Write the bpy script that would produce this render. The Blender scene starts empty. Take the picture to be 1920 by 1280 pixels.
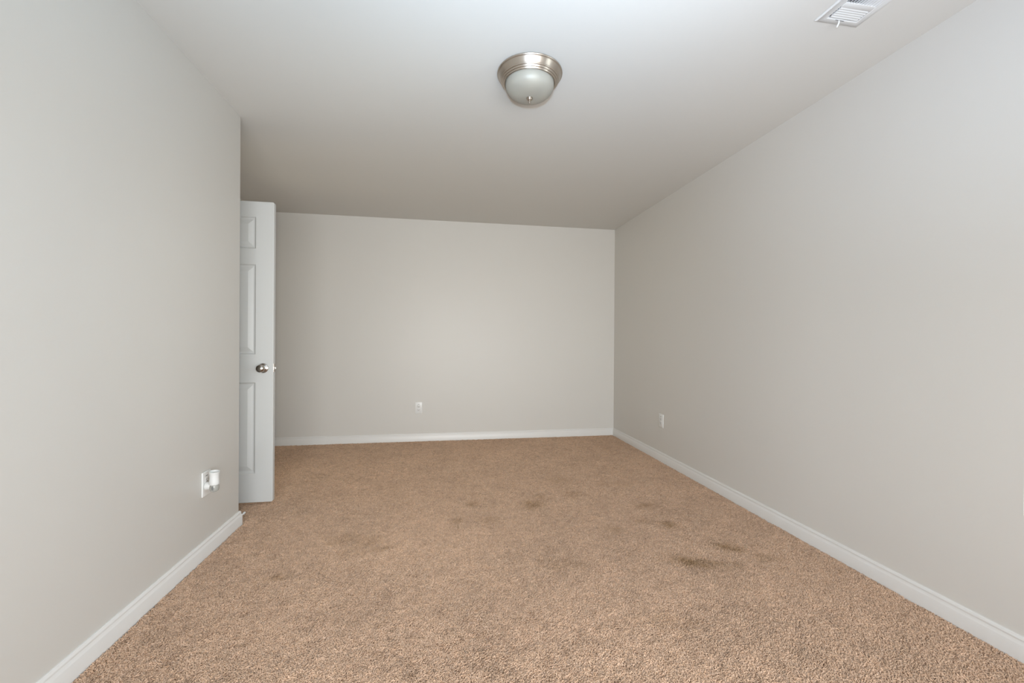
import bpy, bmesh, math, random
import numpy as np
from mathutils import Vector, Matrix, noise

# ------------------------------------------------------------------ camera, light, exposure
C = bpy.context.scene.collection
S = bpy.context.scene
HC = 2.4385          # ceiling height (8 ft)
XL, XR = -1.190, 2.0292   # left / right wall faces
YB, YE = 4.748, 2.755     # back wall face, end of the left wall
YR = -1.05                # wall behind the photographer
XN = -1.88                # recessed wall that holds the doorway
FZ = -0.011               # carpet backing; the pile reaches z = 0

cam_d = bpy.data.cameras.new('camera')
cam = bpy.data.objects.new('camera', cam_d); C.objects.link(cam)
cam_d.sensor_fit = 'HORIZONTAL'; cam_d.sensor_width = 36.0
cam_d.lens = 789.82 / 1920 * 36.0
cam_d.clip_start = 0.01
right = Vector((0.98622656, -0.16526663, 0.00664243))
down = Vector((0.00615199, -0.00347927, -0.99997502))
fwd = Vector((0.16528562, 0.98624279, -0.00241463))
m = Matrix.Identity(4)
for i in range(3):
    m[i][0] = right[i]; m[i][1] = -down[i]; m[i][2] = -fwd[i]
m.translation = (0, 0, 1.115)
cam.matrix_world = m
S.camera = cam

S.view_settings.view_transform = 'Standard'
S.view_settings.look = 'None'
S.view_settings.gamma = 1.0
S.view_settings.use_curve_mapping = False
S.view_settings.exposure = 0.04
S.cycles.max_bounces = 10
S.cycles.diffuse_bounces = 7
S.cycles.caustics_reflective = False
S.cycles.caustics_refractive = True

W = bpy.data.worlds.new('overcast_sky'); S.world = W
W.use_nodes = True
W.node_tree.nodes['Background'].inputs[0].default_value = (0.80, 0.90, 1.0, 1)
W.node_tree.nodes['Background'].inputs[1].default_value = 1.0

def area_light(name, loc, rot, sx, sy, power, col):
    l = bpy.data.lights.new(name, 'AREA'); l.shape = 'RECTANGLE'; l.size = sx; l.size_y = sy
    l.energy = power; l.color = col
    o = bpy.data.objects.new(name, l); C.objects.link(o); o.location = loc; o.rotation_euler = rot
    return o

WIN = (0.22, 1.165, 0.51, 2.09)      # window in the right wall: y0 y1 z0 z1
WIN2 = (-0.95, 1.85, 0.30, 1.40)     # low window band in the wall behind the camera: x0 x1 z0 z1
# daylight entering through the two windows
area_light('daylight_side_window', (XR + 0.16, (WIN[0] + WIN[1]) / 2, (WIN[2] + WIN[3]) / 2),
           (0, math.radians(90), 0), WIN[3] - WIN[2], WIN[1] - WIN[0], 34, (0.92, 0.96, 1.0))
area_light('daylight_rear_window', ((WIN2[0] + WIN2[1]) / 2, YR - 0.16, (WIN2[2] + WIN2[3]) / 2),
           (math.radians(90), 0, 0), WIN2[1] - WIN2[0], WIN2[3] - WIN2[2], 190, (0.985, 0.96, 1.0))
# added warm fill beyond the doorway, lifts the far right wall and ceiling
area_light('hallway_fill', (-2.9, 3.45, 1.3), (0, math.radians(-90), 0), 1.6, 0.8, 11, (1.0, 0.92, 0.70))
# the photographer's flash heads, two bounced off the ceiling and a weak direct one
def flash(name, loc, target, size, power, col):
    l = bpy.data.lights.new(name, 'SPOT'); l.energy = power; l.color = col
    l.shadow_soft_size = 0.035; l.spot_size = math.radians(size); l.spot_blend = 1.0
    o = bpy.data.objects.new(name, l); C.objects.link(o); o.location = loc
    o.rotation_euler = (Vector(target) - Vector(loc)).to_track_quat('-Z', 'Y').to_euler()
flash('flash_bounced_right', (-0.02, -0.03, 1.30), (0.6, 0.3, 2.44), 120, 214, (0.67, 0.80, 1.0))
flash('flash_bounced_left', (-0.02, -0.03, 1.30), (-0.02, 0.768, 2.44), 100, 130, (0.33, 0.66, 1.0))
flash('flash_direct', (-0.02, -0.03, 1.25), (-0.02, 5.0, 1.25), 75, 96, (1.0, 0.97, 0.86))

# ------------------------------------------------------------------ helpers
def tag(o, label=None, cat=None, group=None, kind=None):
    if label: o['label'] = label
    if cat: o['category'] = cat
    if group: o['group'] = group
    if kind: o['kind'] = kind
    return o

def obj(name, bm, mat, parent=None, smooth=None, loc=None):
    bmesh.ops.recalc_face_normals(bm, faces=bm.faces)
    me = bpy.data.meshes.new(name); bm.to_mesh(me); bm.free()
    o = bpy.data.objects.new(name, me); C.objects.link(o)
    me.materials.append(mat)
    if smooth is not None:
        for p in me.polygons: p.use_smooth = True
        me.set_sharp_from_angle(angle=math.radians(smooth))
    if parent: o.parent = parent
    if loc: o.location = loc
    return o

def thing(name, label, cat, loc, group=None):
    o = bpy.data.objects.new(name, None); C.objects.link(o)
    o.empty_display_size = 0.05
    o.location = loc
    return tag(o, label, cat, group)

def box(bm, x0, x1, y0, y1, z0, z1, bevel=0.0, seg=2):
    r = bmesh.ops.create_cube(bm, size=1.0)
    vs = r['verts']
    for v in vs:
        v.co = Vector(((x0 + x1) / 2 + v.co.x * (x1 - x0), (y0 + y1) / 2 + v.co.y * (y1 - y0), (z0 + z1) / 2 + v.co.z * (z1 - z0)))
    if bevel > 0:
        es = list({e for v in vs for e in v.link_edges})
        bmesh.ops.bevel(bm, geom=es, offset=bevel, segments=seg, affect='EDGES', profile=0.5)
    return bm

def BM(): return bmesh.new()

def lathe(bm, prof, n=64, axis='Z', c=(0, 0, 0), sx=1.0, sy=1.0, caps=True):
    """prof = [(radius, height)]; revolved about axis through c"""
    rings = []
    for r, h in prof:
        ring = []
        if r < 1e-6:
            p = (0, 0, h)
            ring = [bm.verts.new(p)]
        else:
            for k in range(n):
                a = 2 * math.pi * k / n
                ring.append(bm.verts.new((r * math.cos(a) * sx, r * math.sin(a) * sy, h)))
        rings.append(ring)
    allv = [v for r in rings for v in r]
    for a, b in zip(rings, rings[1:]):
        if len(a) == 1 and len(b) == 1: continue
        for k in range(n):
            k2 = (k + 1) % n
            if len(a) == 1: bm.faces.new((a[0], b[k], b[k2]))
            elif len(b) == 1: bm.faces.new((a[k], b[0], a[k2]))
            else: bm.faces.new((a[k], b[k], b[k2], a[k2]))
    if caps:
        if len(rings[0]) > 1: bm.faces.new(rings[0])
        if len(rings[-1]) > 1: bm.faces.new(rings[-1])
    for v in allv:
        x, y, z = v.co
        if axis == 'X': v.co = (z, x, y)
        elif axis == 'Y': v.co = (x, z, y)
        v.co += Vector(c)
    return bm

def extrude_profile(bm, prof, p0, p1, inward, e0=0.0, e1=0.0):
    """prof = [(depth, z)] swept from p0 to p1 (xy); depth runs along `inward`;
    e0/e1 = mitre: how far the end shifts per unit of depth along the path"""
    p0 = Vector((p0[0], p0[1], 0)); p1 = Vector((p1[0], p1[1], 0))
    d = (p1 - p0).normalized(); n = Vector((inward[0], inward[1], 0))
    A = [bm.verts.new(p0 + n * q[0] - d * (e0 * q[0]) + Vector((0, 0, q[1]))) for q in prof]
    B = [bm.verts.new(p1 + n * q[0] + d * (e1 * q[0]) + Vector((0, 0, q[1]))) for q in prof]
    k = len(prof)
    for i in range(k):
        j = (i + 1) % k
        bm.faces.new((A[i], A[j], B[j], B[i]))
    bm.faces.new(A); bm.faces.new(B)
    return bm

# ------------------------------------------------------------------ materials
def new_mat(name):
    mt = bpy.data.materials.new(name); mt.use_nodes = True
    nt = mt.node_tree
    return mt, nt, nt.nodes['Principled BSDF']

def plain(name, col, rough=0.5, metal=0.0, spec=0.5, coat=0.0):
    mt, nt, b = new_mat(name)
    b.inputs['Base Color'].default_value = (*col, 1)
    b.inputs['Roughness'].default_value = rough
    b.inputs['Metallic'].default_value = metal
    b.inputs['Specular IOR Level'].default_value = spec
    b.inputs['Coat Weight'].default_value = coat
    return mt

def paint(name, col, rough, spec, bump, scale, var=0.012):
    """rolled wall paint: faint orange-peel relief and barely uneven tone"""
    mt, nt, b = new_mat(name)
    tc = nt.nodes.new('ShaderNodeTexCoord')
    n1 = nt.nodes.new('ShaderNodeTexNoise'); n1.inputs['Scale'].default_value = scale; n1.inputs['Detail'].default_value = 2
    nt.links.new(tc.outputs['Object'], n1.inputs['Vector'])
    bp = nt.nodes.new('ShaderNodeBump'); bp.inputs['Strength'].default_value = bump; bp.inputs['Distance'].default_value = 0.001
    nt.links.new(n1.outputs['Fac'], bp.inputs['Height']); nt.links.new(bp.outputs['Normal'], b.inputs['Normal'])
    n2 = nt.nodes.new('ShaderNodeTexNoise'); n2.inputs['Scale'].default_value = 1.7; n2.inputs['Detail'].default_value = 3
    nt.links.new(tc.outputs['Object'], n2.inputs['Vector'])
    mr = nt.nodes.new('ShaderNodeMapRange')
    mr.inputs['To Min'].default_value = 1 - var; mr.inputs['To Max'].default_value = 1 + var
    nt.links.new(n2.outputs['Fac'], mr.inputs['Value'])
    hs = nt.nodes.new('ShaderNodeHueSaturation'); hs.inputs['Color'].default_value = (*col, 1)
    nt.links.new(mr.outputs['Result'], hs.inputs['Value'])
    nt.links.new(hs.outputs['Color'], b.inputs['Base Color'])
    b.inputs['Roughness'].default_value = rough
    b.inputs['Specular IOR Level'].default_value = spec
    return mt

M_wall = paint('greige_eggshell_paint', (0.626, 0.608, 0.572), 0.42, 0.32, 0.10, 260)
M_ceil = paint('greige_ceiling_paint', (0.626, 0.608, 0.572), 0.62, 0.25, 0.12, 200)
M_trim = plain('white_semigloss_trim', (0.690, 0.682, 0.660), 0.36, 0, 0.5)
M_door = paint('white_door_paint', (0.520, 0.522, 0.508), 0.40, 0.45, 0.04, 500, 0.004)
M_plate = plain('white_plastic', (0.73, 0.728, 0.71), 0.35)
M_sock = plain('white_socket_plastic', (0.68, 0.677, 0.66), 0.4)
M_dark = plain('dark_slot', (0.03, 0.028, 0.026), 0.6)
M_ventw = plain('white_enamel', (0.66, 0.655, 0.64), 0.42)
M_duct = plain('duct_black', (0.02, 0.02, 0.022), 0.8)
M_rubber = plain('white_rubber', (0.64, 0.635, 0.62), 0.55)
M_air = plain('white_gloss_plastic', (0.64, 0.64, 0.625), 0.32)
M_steel = plain('chrome_steel', (0.62, 0.60, 0.57), 0.25, 1.0)
M_vinyl = plain('white_vinyl', (0.80, 0.80, 0.79), 0.35)
M_hall = paint('hall_paint', (0.60, 0.575, 0.54), 0.6, 0.2, 0.1, 260)

def brushed(name, col, rough, aniso=0.6):
    mt, nt, b = new_mat(name)
    b.inputs['Base Color'].default_value = (*col, 1); b.inputs['Metallic'].default_value = 1.0
    b.inputs['Roughness'].default_value = rough
    b.inputs['Anisotropic'].default_value = aniso
    b.inputs['Anisotropic Rotation'].default_value = 0.25
    tg = nt.nodes.new('ShaderNodeTangent'); tg.direction_type = 'RADIAL'; tg.axis = 'Z'
    nt.links.new(tg.outputs['Tangent'], b.inputs['Tangent'])
    return mt
M_nickel = brushed('brushed_nickel', (0.54, 0.48, 0.415), 0.37, 0.7)
M_knob = plain('satin_nickel', (0.52, 0.475, 0.43), 0.20, 1.0)

def frosted():
    mt, nt, b = new_mat('frosted_glass')
    b.inputs['Base Color'].default_value = (0.87, 0.835, 0.74, 1)
    b.inputs['Roughness'].default_value = 0.42
    b.inputs['Transmission Weight'].default_value = 0.72
    b.inputs['IOR'].default_value = 1.45
    return mt
M_frost = frosted()

def clear_pane():
    mt = bpy.data.materials.new('window_glass'); mt.use_nodes = True
    nt = mt.node_tree
    for n in list(nt.nodes): nt.nodes.remove(n)
    out = nt.nodes.new('ShaderNodeOutputMaterial')
    tr = nt.nodes.new('ShaderNodeBsdfTransparent'); tr.inputs[0].default_value = (0.95, 0.97, 0.96, 1)
    gl = nt.nodes.new('ShaderNodeBsdfGlossy'); gl.inputs['Roughness'].default_value = 0.02
    fr = nt.nodes.new('ShaderNodeFresnel'); fr.inputs['IOR'].default_value = 1.45
    mx = nt.nodes.new('ShaderNodeMixShader')
    nt.links.new(fr.outputs[0], mx.inputs[0]); nt.links.new(tr.outputs[0], mx.inputs[1]); nt.links.new(gl.outputs[0], mx.inputs[2])
    nt.links.new(mx.outputs[0], out.inputs['Surface'])
    return mt
M_glass = clear_pane()

def oil_glass():
    mt, nt, b = new_mat('grey_oil_bottle')
    b.inputs['Base Color'].default_value = (0.50, 0.50, 0.46, 1)
    b.inputs['Roughness'].default_value = 0.12
    b.inputs['Transmission Weight'].default_value = 0.45
    b.inputs['IOR'].default_value = 1.4
    return mt
M_oil = oil_glass()

def carpet_mat():
    mt, nt, b = new_mat('carpet_yarn')
    at = nt.nodes.new('ShaderNodeAttribute'); at.attribute_name = 'tint'
    nt.links.new(at.outputs['Color'], b.inputs['Base Color'])
    b.inputs['Roughness'].default_value = 0.9
    b.inputs['Specular IOR Level'].default_value = 0.12
    return mt
M_yarn = carpet_mat()

def backing_mat():
    mt, nt, b = new_mat('carpet_backing')
    tc = nt.nodes.new('ShaderNodeTexCoord')
    n1 = nt.nodes.new('ShaderNodeTexNoise'); n1.inputs['Scale'].default_value = 140; n1.inputs['Detail'].default_value = 3
    nt.links.new(tc.outputs['Object'], n1.inputs['Vector'])
    cr = nt.nodes.new('ShaderNodeValToRGB')
    cr.color_ramp.elements[0].position = 0.35; cr.color_ramp.elements[0].color = (0.20, 0.125, 0.080, 1)
    cr.color_ramp.elements[1].position = 0.65; cr.color_ramp.elements[1].color = (0.34, 0.225, 0.150, 1)
    nt.links.new(n1.outputs['Fac'], cr.inputs['Fac']); nt.links.new(cr.outputs['Color'], b.inputs['Base Color'])
    b.inputs['Roughness'].default_value = 0.95; b.inputs['Specular IOR Level'].default_value = 0.1
    bp = nt.nodes.new('ShaderNodeBump'); bp.inputs['Strength'].default_value = 0.6; bp.inputs['Distance'].default_value = 0.006
    nt.links.new(n1.outputs['Fac'], bp.inputs['Height']); nt.links.new(bp.outputs['Normal'], b.inputs['Normal'])
    return mt
M_back = backing_mat()

# ------------------------------------------------------------------ room shell
T = 0.12
def struct(name, bm, mat, label, cat, smooth=None):
    return tag(obj(name, bm, mat, None, smooth), label, cat, kind='structure')

floor = struct('floor', box(BM(), -3.2, XR + T, YR - T, YB + T, FZ - 0.06, FZ), M_back,
               'tan frieze carpeted floor with a few darker stains', 'floor')
struct('ceiling', box(BM(), -3.2, XR + T, YR - T, YB + T, HC, HC + 0.1), M_ceil,
       'flat greige painted ceiling, darker towards the far wall', 'ceiling')
ZF = FZ - 0.0
struct('wall_back', box(BM(), -3.2, XR + T, YB, YB + T, ZF, HC), M_wall,
       'plain greige far wall with a single outlet', 'wall')

# right wall with its window opening
b = BM()
box(b, XR, XR + T, WIN[1], YB, ZF, HC); box(b, XR, XR + T, YR - T, WIN[0], ZF, HC)
box(b, XR, XR + T, WIN[0], WIN[1], ZF, WIN[2]); box(b, XR, XR + T, WIN[0], WIN[1], WIN[3], HC)
struct('wall_right', b, M_wall, 'long greige wall on the right side of the room', 'wall')
# rear wall, behind the photographer
b = BM()
box(b, WIN2[1], XR, YR - T, YR, ZF, HC); box(b, XL, WIN2[0], YR - T, YR, ZF, HC)
box(b, WIN2[0], WIN2[1], YR - T, YR, ZF, WIN2[2]); box(b, WIN2[0], WIN2[1], YR - T, YR, WIN2[3], HC)
struct('wall_rear', b, M_wall, 'greige wall with a window behind the viewpoint', 'wall')
# left wall: a solid projection that ends at YE with a bullnose drywall corner
b = BM(); box(b, XN - T, XL, YR - T, YE, ZF, HC)
e = [e for e in b.edges if abs(e.verts[0].co.x - XL) < 1e-5 and abs(e.verts[1].co.x - XL) < 1e-5
     and abs(e.verts[0].co.y - YE) < 1e-5 and abs(e.verts[1].co.y - YE) < 1e-5]
bmesh.ops.bevel(b, geom=e, offset=0.005, segments=3, affect='EDGES', profile=0.5)
struct('wall_left', b, M_wall, 'greige wall on the left ending at an outside corner', 'wall', 40)
# recessed wall with the doorway
DY0, DY1, DZ = 3.062, 3.845, 2.052
b = BM()
box(b, XN - T, XN, YE, DY0, ZF, HC); box(b, XN - T, XN, DY1, YB, ZF, HC); box(b, XN - T, XN, DY0, DY1, DZ, HC)
struct('wall_recess', b, M_wall, 'set-back greige wall holding the doorway behind the open door', 'wall')
b = BM(); box(b, -3.2, -3.1, YE - T, YB, ZF, HC); box(b, -3.1, XN - T, YE - T, YE, ZF, HC)
struct('wall_hall', b, M_hall, 'hallway wall beyond the doorway', 'wall')

# baseboards: flat face, bevelled shoulder, small top bead
BH = 0.0835
PROF = [(0, ZF), (0.0140, ZF), (0.0140, 0.0540), (0.0131, 0.0562), (0.0092, 0.0660), (0.0088, 0.0690),
        (0.0096, 0.0715), (0.0094, 0.0745), (0.0066, 0.0790), (0.0058, 0.0820), (0.0035, BH), (0, BH)]
def baseboard(name, p0, p1, inward, e0, e1, label):
    b = BM(); extrude_profile(b, PROF, p0, p1, inward, e0, e1)
    return struct(name, b, M_trim, label, 'baseboard', 30)
baseboard('baseboard_right', (XR, YR), (XR, YB), (-1, 0), -1, -1, 'white baseboard along the right wall')
baseboard('baseboard_back', (XN, YB), (XR, YB), (0, -1), -1, -1, 'white baseboard along the far wall')
baseboard('baseboard_left', (XL, YR), (XL, YE), (1, 0), -1, 1, 'white baseboard along the left wall')
baseboard('baseboard_return', (XL, YE), (XN, YE), (0, 1), 1, -1, 'white baseboard around the left wall corner')
baseboard('baseboard_recess', (XN, DY1 + 0.062), (XN, YB), (1, 0), 0, -1, 'white baseboard beside the doorway')
baseboard('baseboard_rear', (XL, YR), (XR, YR), (0, 1), -1, -1, 'white baseboard under the rear window')

# doorway jamb and casing
b = BM()
box(b, XN - T - 0.004, XN + 0.004, DY1 - 0.018, DY1, ZF, DZ); box(b, XN - T - 0.004, XN + 0.004, DY0, DY0 + 0.004, ZF, DZ)
box(b, XN - T - 0.004, XN + 0.004, DY0, DY1, DZ - 0.014, DZ)
box(b, XN, XN + 0.016, DY1 - 0.008, DY1 + 0.058, ZF, DZ + 0.058, 0.004)
box(b, XN, XN + 0.016, DY0 - 0.058, DY1 - 0.008, DZ - 0.008, DZ + 0.058, 0.004)
box(b, XN, XN + 0.016, DY0 - 0.058, DY0 + 0.003, ZF, DZ - 0.008, 0.004)
struct('trim_1', b, M_trim, 'white casing around the doorway behind the open door', 'trim')

# windows (both outside the frame; they let the daylight in)
def window(name, axis, a0, a1, z0, z1, plane, sgn, label):
    """axis 'Y': opening in a wall x = plane; axis 'X': in a wall y = plane. sgn = outward direction"""
    def bx(bm, u0, u1, d0, d1, w0, w1, bev=0.003):
        d0, d1 = plane + sgn * d0, plane + sgn * d1
        d0, d1 = min(d0, d1), max(d0, d1)
        if axis == 'Y': box(bm, d0, d1, u0, u1, w0, w1, bev)
        else: box(bm, u0, u1, d0, d1, w0, w1, bev)
    b = BM(); f = 0.045; zm = (z0 + z1) / 2
    bx(b, a0, a0 + f, .07, .118, z0, z1); bx(b, a1 - f, a1, .07, .118, z0, z1)
    bx(b, a0 + f, a1 - f, .07, .118, z0, z0 + f); bx(b, a0 + f, a1 - f, .07, .118, z1 - f, z1)
    bx(b, a0 + f, a1 - f, .075, .11, zm - .022, zm + .022)
    fr = struct(name, b, M_vinyl, label, 'window')
    b = BM(); bx(b, a0 + f, a1 - f, .092, .096, z0 + f, zm - .022, 0); bx(b, a0 + f, a1 - f, .092, .096, zm + .022, z1 - f, 0)
    obj('window_pane', b, M_glass, fr)
    b = BM(); bx(b, a0, a1, 0.001, .0695, z0, z0 + 0.012, 0.002)
    obj('window_sill', b, M_trim, fr)
    return fr
window('window_1', 'Y', *WIN, XR, 1, 'white framed window in the right wall just beyond the frame')
window('window_2', 'X', *WIN2, YR, -1, 'white framed window in the wall behind the viewpoint')

# ------------------------------------------------------------------ carpet pile (frieze yarns)
rng = np.random.default_rng(7)
def scatter(x0, x1, y0, y1, dens):
    n = int((x1 - x0) * (y1 - y0) * dens)
    # jittered grid keeps the cover even
    st = 1 / math.sqrt(dens)
    gx = np.arange(x0 + st / 2, x1, st); gy = np.arange(y0 + st / 2, y1, st)
    X, Y = np.meshgrid(gx, gy)
    P = np.stack([X.ravel(), Y.ravel()], 1)
    return P + rng.uniform(-0.6, 0.6, P.shape) * st
bt = 0.0145
zones = [(XL + bt, XR - bt, 0.6, 1.9, 105000), (XL + bt, XR - bt, 1.9, 2.77, 82000),
         (XN + 0.015, XR - bt, 2.77, 3.5, 56000), (XN + 0.015, XR - bt, 3.5, YB - bt, 42000)]
P = []; SC = []
for z in zones:
    q = scatter(*z); P.append(q); SC.append(np.full(len(q), math.sqrt(95000 / z[4])))
P = np.concatenate(P); SC = np.concatenate(SC)
k = (P[:, 0] < XR - bt - .003) & (P[:, 1] < YB - bt - .003) & ~((P[:, 1] < YE + .017) & (P[:, 0] < XL + bt + .003)) & (P[:, 0] > XN + 0.018)
P = P[k]; SC = SC[k]; N = len(P)

def vnoise(P, cell, seed):
    """smooth value noise on the plane, range 0..1"""
    g = np.random.default_rng(seed).random((128, 128))
    q = P / cell + 1000.0; i = np.floor(q).astype(int); f = q - i; f = f * f * (3 - 2 * f)
    a = g[i[:, 0] % 128, i[:, 1] % 128]; b_ = g[(i[:, 0] + 1) % 128, i[:, 1] % 128]
    c = g[i[:, 0] % 128, (i[:, 1] + 1) % 128]; d = g[(i[:, 0] + 1) % 128, (i[:, 1] + 1) % 128]
    return (a * (1 - f[:, 0]) + b_ * f[:, 0]) * (1 - f[:, 1]) + (c * (1 - f[:, 0]) + d * f[:, 0]) * f[:, 1]

phi = 2.2 * vnoise(P, 0.5, 2) + 3.6 * (vnoise(P, 0.026, 1) - 0.5) + rng.normal(0, 0.95, N)
ln = rng.uniform(0.0030, 0.0120, N) * SC
hh = rng.uniform(0.0080, 0.0125, N) * (0.90 + 0.2 * vnoise(P, 0.022, 3))
NP = 5
t = np.linspace(0, 1, NP)
dx, dy = np.cos(phi), np.sin(phi)
wig = rng.normal(0, 0.0016, (N, NP)) * SC[:, None]; wig[:, 0] = 0
pos = np.zeros((N, NP, 3), np.float32)
adv = ln[:, None] * (t ** 1.5)[None]
pos[:, :, 0] = P[:, 0:1] + dx[:, None] * adv - dy[:, None] * wig
pos[:, :, 1] = P[:, 1:2] + dy[:, None] * adv + dx[:, None] * wig
pos[:, :, 2] = FZ - 0.001 + hh[:, None] * (1 - (1 - t) ** 1.9)[None] + rng.normal(0, 0.0004, (N, NP))
pos[:, :, 0] = np.clip(pos[:, :, 0], -9, XR - bt - 0.001)
rad = np.broadcast_to(np.array([0.0011, 0.0012, 0.0012, 0.0010, 0.0007])[None], (N, NP)) * SC[:, None] * rng.uniform(0.85, 1.15, (N, 1))

# colour: each yarn a little different, worn tracks, and the stains of the photograph
base = np.array([0.552, 0.386, 0.272])
val = rng.normal(1.0, 0.13, N) + 0.22 * (vnoise(P, 0.013, 8) - 0.5) + 0.12 * (vnoise(P, 0.045, 9) - 0.5) + 0.09 * (vnoise(P, 0.16, 4) - 0.5) + 0.05 * (vnoise(P, 0.6, 5) - 0.5)
warm = rng.normal(0, 0.02, N)
STAINS = [  # x y rx ry angle strength
    (1.27, 1.945, 0.16, 0.055, -0.35, 0.36), (1.40, 1.90, 0.12, 0.05, -0.2, 0.26), (1.545, 2.06, 0.11, 0.05, -0.7, 0.34),
    (1.66, 1.93, 0.10, 0.05, -0.2, 0.20), (1.365, 2.375, 0.085, 0.050, -0.4, 0.36), (1.24, 2.45, 0.07, 0.05, 0, 0.16), (1.02, 2.36, 0.08, 0.05, -0.5, 0.2),
    (0.62, 2.80, 0.11, 0.075, 0.5, 0.36), (0.70, 2.93, 0.08, 0.05, 0.7, 0.18), (1.38, 2.67, 0.12, 0.05, 0, 0.2), (0.95, 2.93, 0.10, 0.09, 0, 0.2),
    (0.22, 2.88, 0.07, 0.06, 0, 0.22), (0.10, 2.62, 0.06, 0.05, 0, 0.2), (0.30, 2.60, 0.07, 0.05, 0, 0.2), (-0.54, 2.47, 0.13, 0.07, 0.3, 0.2),
    (-0.39, 2.43, 0.10, 0.06, 0, 0.2), (-0.75, 2.12, 0.07, 0.03, 0.2, 0.3), (-0.30, 2.33, 0.1, 0.04, 0.2, 0.16), (-0.46, 2.31, 0.1, 0.06, 0.2, 0.14),
    (0.62, 2.02, 0.18, 0.08, -0.3, 0.12), (0.90, 1.55, 0.16, 0.06, -0.4, 0.12), (0.93, 3.25, 0.16, 0.12, 0, 0.10), (1.35, 3.1, 0.2, 0.08, -0.2, 0.10)]
mot = 0.25 + 1.1 * vnoise(P, 0.035, 6) + 0.6 * vnoise(P, 0.014, 10)
st = np.zeros(N)
for sx_, sy_, rx, ry, an, amt in STAINS:
    d = P - np.array([sx_, sy_]); ca, sa = math.cos(an), math.sin(an)
    u = (d[:, 0] * ca + d[:, 1] * sa) / (0.8 * rx); v = (-d[:, 0] * sa + d[:, 1] * ca) / ry
    st = np.maximum(st, (1.15 if amt > 0.3 else 1.0) * amt * np.exp(-(u * u + v * v) ** 1.3 * 1.1) * mot)
val = np.clip(val, 0.55, 1.4)
col = base[None] * val[:, None]
col[:, 0] *= (1 + warm) * (1 - 0.72 * st); col[:, 1] *= 1 - 0.80 * st; col[:, 2] *= (1 - warm * 1.5) * (1 - 0.98 * st)
# pale lint specks
col = np.clip(col, 0.02, 0.9)

cd = bpy.data.hair_curves.new('carpet_pile')
cd.add_curves([NP] * N)
cd.attributes['position'].data.foreach_set('vector', pos.astype(np.float32).ravel())
ra = cd.attributes.get('radius') or cd.attributes.new('radius', 'FLOAT', 'POINT')
ra.data.foreach_set('value', rad.astype(np.float32).ravel())
ca_ = cd.attributes.new('tint', 'FLOAT_COLOR', 'CURVE')
ca_.data.foreach_set('color', np.concatenate([col, np.ones((N, 1))], 1).astype(np.float32).ravel())
cd.materials.append(M_yarn)
pile = bpy.data.objects.new('carpet_pile', cd); C.objects.link(pile)
pile.parent = floor; pile['kind'] = 'stuff'

# ------------------------------------------------------------------ the open six-panel door
DX1 = -1.1185; DW = 0.757; DX0 = DX1 - DW
DF, DT = 3.070, 0.035         # front face y and thickness
D0, D1 = 0.016, 2.036
def panel_cuts():
    st = 0.1110; mw = (DW - 2 * st - 0.105) / 2
    xs = [(DX0 + st, DX0 + st + mw), (DX1 - st - mw, DX1 - st)]
    zs = [(0.211, 0.822), (1.010, 1.614), (1.719, 1.932)]
    return xs, zs
b = BM()
xs, zs = panel_cuts()
def door_face(b, y, s):
    """one moulded face; s = +1: recess goes towards +y"""
    xl = sorted({DX0 + 0.003, DX0 + 0.008, DX1 - 0.008, DX1 - 0.003, *[q for a in xs for q in a]}); zl = sorted({D0 + 0.003, D0 + 0.008, D1 - 0.008, D1 - 0.003, *[q for a in zs for q in a]})
    V = {(x, z): b.verts.new((x, y, z)) for x in xl for z in zl}
    for i in range(len(xl) - 1):
        for j in range(len(zl) - 1):
            x0, x1, z0, z1 = xl[i], xl[i + 1], zl[j], zl[j + 1]
            if any(abs(x0 - a[0]) < 1e-6 for a in xs) and any(abs(z0 - c[0]) < 1e-6 for c in zs):
                prev = [V[x0, z0], V[x1, z0], V[x1, z1], V[x0, z1]]
                for ins, dep in ((0.002, 0.0015), (0.007, 0.0080), (0.012, 0.0092), (0.017, 0.0093), (0.046, 0.0014), (0.048, 0.0009)):
                    cur = [b.verts.new((xx, y + s * dep, zz)) for xx, zz in ((x0 + ins, z0 + ins), (x1 - ins, z0 + ins), (x1 - ins, z1 - ins), (x0 + ins, z1 - ins))]
                    for q in range(4):
                        r = (q + 1) % 4
                        b.faces.new((prev[q], prev[r], cur[r], cur[q]))
                    prev = cur
                b.faces.new(prev)
            else:
                b.faces.new((V[x0, z0], V[x1, z0], V[x1, z1], V[x0, z1]))
    return xl, zl, V
xl, zl, VF = door_face(b, DF, 1)
_, _, VK = door_face(b, DF + DT, -1)
# rounded edges between the two faces
loop = [(x, zl[0]) for x in xl] + [(xl[-1], z) for z in zl[1:]] + [(x, zl[-1]) for x in xl[-2::-1]] + [(xl[0], z) for z in zl[-2:0:-1]]
def edge_out(p, yy):
    x, z = p
    x = DX0 if x == xl[0] else DX1 if x == xl[-1] else x
    z = D0 if z == zl[0] else D1 if z == zl[-1] else z
    if p[0] in (xl[0], xl[-1]) and p[1] in (zl[0], zl[-1]):      # corners are slightly knocked off
        x += 0.0030 if p[0] == xl[0] else -0.0030; z += 0.0030 if p[1] == zl[0] else -0.0030
    return b.verts.new((x, yy, z))
for V_ in (VF, VK):
    for cx in (xl[0], xl[-1]):
        for cz in (zl[0], zl[-1]):
            V_[cx, cz].co.x += 0.0025 if cx == xl[0] else -0.0025; V_[cx, cz].co.z += 0.0025 if cz == zl[0] else -0.0025
E1 = [edge_out(p, DF + 0.003) for p in loop]; E2 = [edge_out(p, DF + DT - 0.003) for p in loop]
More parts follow.
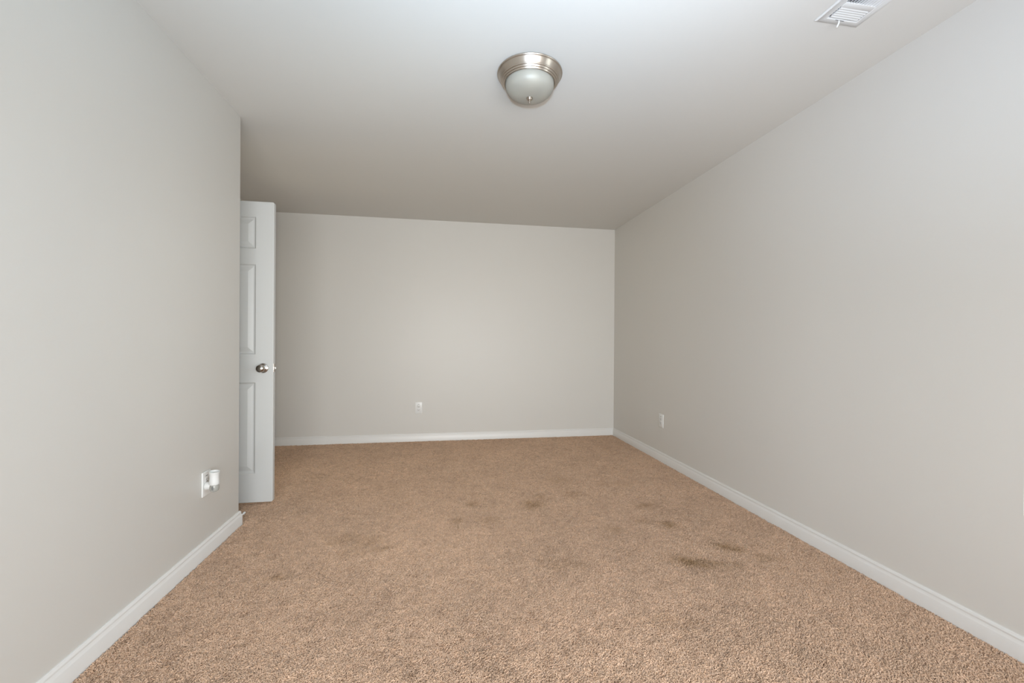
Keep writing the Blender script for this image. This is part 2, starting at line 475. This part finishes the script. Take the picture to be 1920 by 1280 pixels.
for i in range(len(loop)):
    j = (i + 1) % len(loop)
    b.faces.new((VF[loop[i]], VF[loop[j]], E1[j], E1[i])); b.faces.new((E1[i], E1[j], E2[j], E2[i])); b.faces.new((E2[i], E2[j], VK[loop[j]], VK[loop[i]]))
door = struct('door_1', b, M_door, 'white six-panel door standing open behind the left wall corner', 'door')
# knob: rose, neck and a slightly flattened ball on both faces, the latch in the edge
KX, KZ = DX1 - 0.0615, 0.918
for s, y in ((-1, DF), (1, DF + DT)):
    prof = [(0.0, 0.0), (0.0325, 0.0), (0.0330, 0.003), (0.0315, 0.0065), (0.0250, 0.0100), (0.0160, 0.0125), (0.0125, 0.0160), (0.0120, 0.0260),
            (0.0145, 0.0300), (0.0215, 0.0345), (0.0262, 0.0420), (0.0270, 0.0500), (0.0250, 0.0580), (0.0190, 0.0640), (0.0095, 0.0668), (0.0, 0.0672)]
    bb = BM(); lathe(bb, [(r, s * h) for r, h in prof], 48, 'Y', (KX, y, KZ))
    kn = obj('door_knob', bb, M_knob, door, 35)
    if s < 0: kn['label'] = 'round satin nickel knob'
b = BM(); box(b, DX1 - 0.001, DX1 + 0.0012, DF + 0.005, DF + 0.030, KZ - 0.028, KZ + 0.028, 0.0005)
pl = obj('latch_plate', b, M_knob, door)
b = BM(); box(b, DX1, DX1 + 0.012, DF + 0.011, DF + 0.024, KZ - 0.008, KZ + 0.008, 0.003)
obj('latch_bolt', b, M_steel, pl)

# ------------------------------------------------------------------ spring door stop on the return baseboard
ds = thing('door_stop', 'white-tipped door stop sticking out from the baseboard at the left wall corner', 'door stop', (-1.1945, YE + 0.014, 0.040))
b = BM(); lathe(b, [(0.0, 0), (0.0105, 0), (0.0105, 0.003), (0.007, 0.006), (0.0, 0.006)], 24, 'Y'); obj('base', b, M_rubber, ds, 35)
b = BM()
prof = [(0.0, 0.003)]
for i in range(44):
    h = 0.005 + i * 0.0012
    prof.append((0.0050 if i % 2 else 0.0041, h))
prof.append((0.0, prof[-1][1]))
lathe(b, prof, 20, 'Y'); obj('spring', b, M_rubber, ds, 60)
b = BM(); lathe(b, [(0.0, 0.056), (0.0062, 0.056), (0.0068, 0.059), (0.0068, 0.068), (0.0058, 0.073), (0.003, 0.0755), (0.0, 0.076)], 24, 'Y'); obj('rubber_tip', b, M_rubber, ds, 35)

# ------------------------------------------------------------------ ceiling light
LX, LY = 0.424, 2.052
cl = thing('ceiling_light', 'flush-mount ceiling light with brushed nickel ring and frosted glass bowl', 'ceiling light', (LX, LY, HC))
b = BM()
prof = [(0.0, -0.001), (0.1560, 0.0), (0.1605, -0.0020), (0.1615, -0.0055), (0.1600, -0.0090), (0.1570, -0.0105), (0.1545, -0.0140), (0.1500, -0.0230), (0.1455, -0.0310),
        (0.1425, -0.0345), (0.1425, -0.0365), (0.1405, -0.0390), (0.1375, -0.0400), (0.1365, -0.0430), (0.1340, -0.0465), (0.1310, -0.0475), (0.1300, -0.0500),
        (0.1280, -0.0530), (0.1245, -0.0540), (0.1225, -0.0530), (0.1215, -0.0480), (0.1180, -0.0300), (0.0, -0.0300)]
lathe(b, prof, 128); pan = obj('canopy', b, M_nickel, cl, 30)
b = BM()
gr, gd, gz, ge = 0.1205, 0.0725, -0.0480, 2.0 / 2.65
outer = [(gr * math.sin(a) ** ge, gz - gd * max(0.0, math.cos(a)) ** ge) for a in [math.pi / 2 * i / 20 for i in range(20, -1, -1)]]
outer[-1] = (0.0, outer[-1][1])
inner = [((gr - .004) * math.sin(a) ** ge, gz - (gd - .004) * max(0.0, math.cos(a)) ** ge) for a in [math.pi / 2 * i / 20 for i in range(0, 21)]]
inner[0] = (0.0, inner[0][1])
lathe(b, outer + inner, 96, caps=False); 
# close the lip
obj('glass_bowl', b, M_frost, cl, 60)
b = BM()
zb = gz - gd
prof = [(0.0, zb + 0.002), (0.0150, zb + 0.0015), (0.0165, zb - 0.0010), (0.0160, zb - 0.0040), (0.0135, zb - 0.0050), (0.0125, zb - 0.0080), (0.0085, zb - 0.0110),
        (0.0055, zb - 0.0125), (0.0038, zb - 0.0140), (0.0036, zb - 0.0185), (0.0046, zb - 0.0205), (0.0044, zb - 0.0245), (0.0024, zb - 0.0268), (0.0, zb - 0.0272)]
lathe(b, prof, 32); obj('finial', b, M_nickel, cl, 35)
for k in range(3):
    a = math.radians(-90 + 120 * k)
    b = BM(); lathe(b, [(0.0, 0.045), (0.006, 0.044), (0.020, 0.034), (0.0275, 0.018), (0.0275, 0.008), (0.022, -0.006), (0.014, -0.020), (0.013, -0.040), (0.0, -0.040)], 24, 'X')
    bo = obj('bulb', b, plain('white_bulb', (0.85, 0.85, 0.82), 0.3) if k == 0 else bpy.data.materials['white_bulb'], cl, 40)
    bo.location = (0.052 * math.cos(a), 0.052 * math.sin(a), -0.062); bo.rotation_euler = (0, 0, a)

# ------------------------------------------------------------------ ceiling supply register
VX0, VX1, VY0, VY1 = 1.503, 1.706, 1.200, 1.506
vt = thing('ceiling_vent', 'white louvred air vent on the ceiling near the right wall', 'vent', ((VX0 + VX1) / 2, (VY0 + VY1) / 2, HC))
ox, oy = (VX0 + VX1) / 2, (VY0 + VY1) / 2
hx, hy = (VX1 - VX0) / 2, (VY1 - VY0) / 2
ix, iy = hx - 0.034, hy - 0.030
b = BM()
# stamped frame: sloped border, raised field
zt, zf = 0.0, -0.0085
def ring(pts): return [b.verts.new(p) for p in pts]
def rect(x, y, z): return [(-x, -y, z), (x, -y, z), (x, y, z), (-x, y, z)]
R = [ring(rect(hx, hy, -0.0005)), ring(rect(hx, hy, -0.003)), ring(rect(hx - 0.006, hy - 0.006, -0.0070)), ring(rect(ix + 0.004, iy + 0.004, zf)), ring(rect(ix, iy, zf + 0.002)), ring(rect(ix, iy, -0.0005))]
for a_, c_ in zip(R, R[1:]):
    for q in range(4):
        b.faces.new((a_[q], a_[(q + 1) % 4], c_[(q + 1) % 4], c_[q]))
# cross bars between the three louvre banks
by = iy - 0.078
for s in (-1, 1):
    y0, y1 = sorted((s * by, s * (by + 0.023))); box(b, -ix, ix, y0, y1, zf, -0.002, 0.001)
obj('frame', b, M_ventw, vt, 30)
# middle bank: thin fins running along y
b = BM(); nf = 11
for i in range(nf):
    x = -ix + (i + 0.5) * 2 * ix / nf
    tilt = 0.0016 - 0.0046 * i / (nf - 1)
    vs = [b.verts.new(p) for p in ((x - tilt - .0006, -by, zf + .0005), (x - tilt + .0006, -by, zf + .0005), (x + tilt + .0006, -by, -.001), (x + tilt - .0006, -by, -.001),
                                   (x - tilt - .0006, by, zf + .0005), (x - tilt + .0006, by, zf + .0005), (x + tilt + .0006, by, -.001), (x + tilt - .0006, by, -.001))]
    for f in ((0, 1, 2, 3), (7, 6, 5, 4), (0, 4, 5, 1), (1, 5, 6, 2), (2, 6, 7, 3), (3, 7, 4, 0)): b.faces.new([vs[q] for q in f])
obj('louver_fins', b, M_ventw, vt)
# end banks: curved blades running along x
for s in (-1, 1):
    b = BM()
    for i in range(5):
        y = by + 0.0245 + i * 0.0104
        rows = []
        for u in range(6):
            a = u / 5
            yy = s * (y - 0.004 + 0.0120 * a); zz = zf + 0.0062 * (1 - a) ** 2 - 0.0012 * math.sin(a * math.pi)
            rows.append((yy, zz))
        A = [[b.verts.new((xx, yy, zz)) for yy, zz in rows] for xx in (-ix + 0.004, ix - 0.004)]
        Bk = [[b.verts.new((xx, yy, zz + 0.0011)) for yy, zz in rows] for xx in (-ix + 0.004, ix - 0.004)]
        for u in range(5):
            b.faces.new((A[0][u], A[1][u], A[1][u + 1], A[0][u + 1])); b.faces.new((Bk[0][u], Bk[1][u], Bk[1][u + 1], Bk[0][u + 1]))
    obj('louver_blades', b, M_ventw, vt, 40)
b = BM(); box(b, -ix, ix, -iy, iy, -0.0012, -0.0004); obj('duct_opening', b, M_duct, vt)
b = BM(); box(b, -0.028, 0.012, hy - 0.0265, hy - 0.0245, zf - 0.0004, zf + 0.001); sl = obj('lever_slot', b, M_dark, vt)
b = BM()
pts = [(-0.011, hy - 0.0255, zf + 0.001), (-0.011, hy - 0.0245, zf - 0.010), (-0.0115, hy - 0.020, zf - 0.0165), (-0.012, hy - 0.0165, zf - 0.0225)]
prev = None
for i, (x, y, z) in enumerate(pts):
    w = 0.0035 if i < 3 else 0.0022
    cur = [b.verts.new(q) for q in ((x - w, y - .0008, z), (x + w, y - .0008, z), (x + w, y + .0008, z), (x - w, y + .0008, z))]
    if prev:
        for q in range(4): b.faces.new((prev[q], prev[(q + 1) % 4], cur[(q + 1) % 4], cur[q]))
    else: b.faces.new(cur)
    prev = cur
b.faces.new(prev)
obj('damper_lever', b, M_ventw, vt, 40)

# ------------------------------------------------------------------ wall outlets (built facing -y, turned onto their wall)
def outlet(loc, rotz, label):
    o = thing('wall_outlet', label, 'outlet', loc, 'white wall outlets near the floor'); o.rotation_euler = (0, 0, rotz)
    b = BM(); box(b, -0.0395, 0.0395, -0.0062, 0.0, -0.0625, 0.0625, 0.0028, 3); obj('cover_plate', b, M_plate, o, 40)
    for zc in (0.0185, -0.0185):
        b = BM(); box(b, -0.0165, 0.0165, -0.0076, -0.002, zc - 0.0150, zc + 0.0150, 0.0012, 2); rc = obj('socket', b, M_sock, o, 40)
        b = BM()
        box(b, -0.0078, -0.0058, -0.0080, -0.0070, zc - 0.001, zc + 0.0075); box(b, 0.0058, 0.0078, -0.0080, -0.0070, zc - 0.000, zc + 0.0068)
        lathe(b, [(0.0026, -0.0080), (0.0026, -0.0070)], 16, 'Y', (0, 0, zc - 0.0070))
        obj('socket_holes', b, M_dark, rc)
    b = BM(); box(b, -0.0095, 0.0095, -0.0072, -0.0040, 0.0380, 0.0412, 0.0006); obj('top_slot', b, M_dark, o)
    return o
outlet((-0.2425, YB, 0.3655), 0, 'white outlet in the middle of the far wall')
outlet((XR, 3.643, 0.3755), math.radians(-90), 'white outlet on the right wall near the far corner')
outlet((XL, 2.3905, 0.3730), math.radians(90), 'white outlet on the left wall holding a plug-in air freshener')

# ------------------------------------------------------------------ plug-in air freshener in the left outlet
AX, AY, AZ = -1.1355, 2.3635, 0.3550
af = thing('air_freshener', 'white plug-in air freshener with grey oil bottle in the left wall outlet', 'air freshener', (AX, AY, AZ))
b = BM()
lathe(b, [(0.0, 0.0), (0.0165, 0.0), (0.0200, 0.004), (0.0205, 0.012), (0.0185, 0.024), (0.0150, 0.030), (0.0, 0.030)], 32, 'X', (XL + 0.0078 - AX, 0.012, 0.008))
obj('plug_body', b, M_air, af, 35)
b = BM()
prof = [(0.0, 0.019), (0.0235, 0.0190), (0.0245, 0.0215), (0.0240, 0.0330), (0.0225, 0.0500), (0.0225, 0.0640), (0.0240, 0.0740), (0.0262, 0.0810), (0.0266, 0.0835), (0.0252, 0.0845),
        (0.0225, 0.0830), (0.0205, 0.0760), (0.0, 0.0740)]
lathe(b, prof, 48, 'Z', (0, 0, 0), 0.92, 1.0)
for v in b.verts:                                   # the mouth slants down to the room side
    if v.co.z > 0.07: v.co.z += -0.10 * v.co.x
obj('warmer_body', b, M_air, af, 35)
b = BM()
prof = [(0.0, -0.016), (0.0160, -0.0160), (0.0195, -0.0135), (0.0220, -0.0060), (0.0225, 0.0040), (0.0215, 0.0120), (0.0190, 0.0185), (0.0, 0.0190)]
lathe(b, prof, 40, 'Z', (0, 0, 0), 0.92, 1.0)
ob = obj('oil_bottle', b, M_oil, af, 35); ob['label'] = 'grey see-through oil bottle'
b = BM(); box(b, -0.004, 0.006, -0.0236, -0.0205, -0.006, 0.012, 0.001); obj('bottle_label', b, plain('label_grey', (0.16, 0.16, 0.155), 0.5), ob)
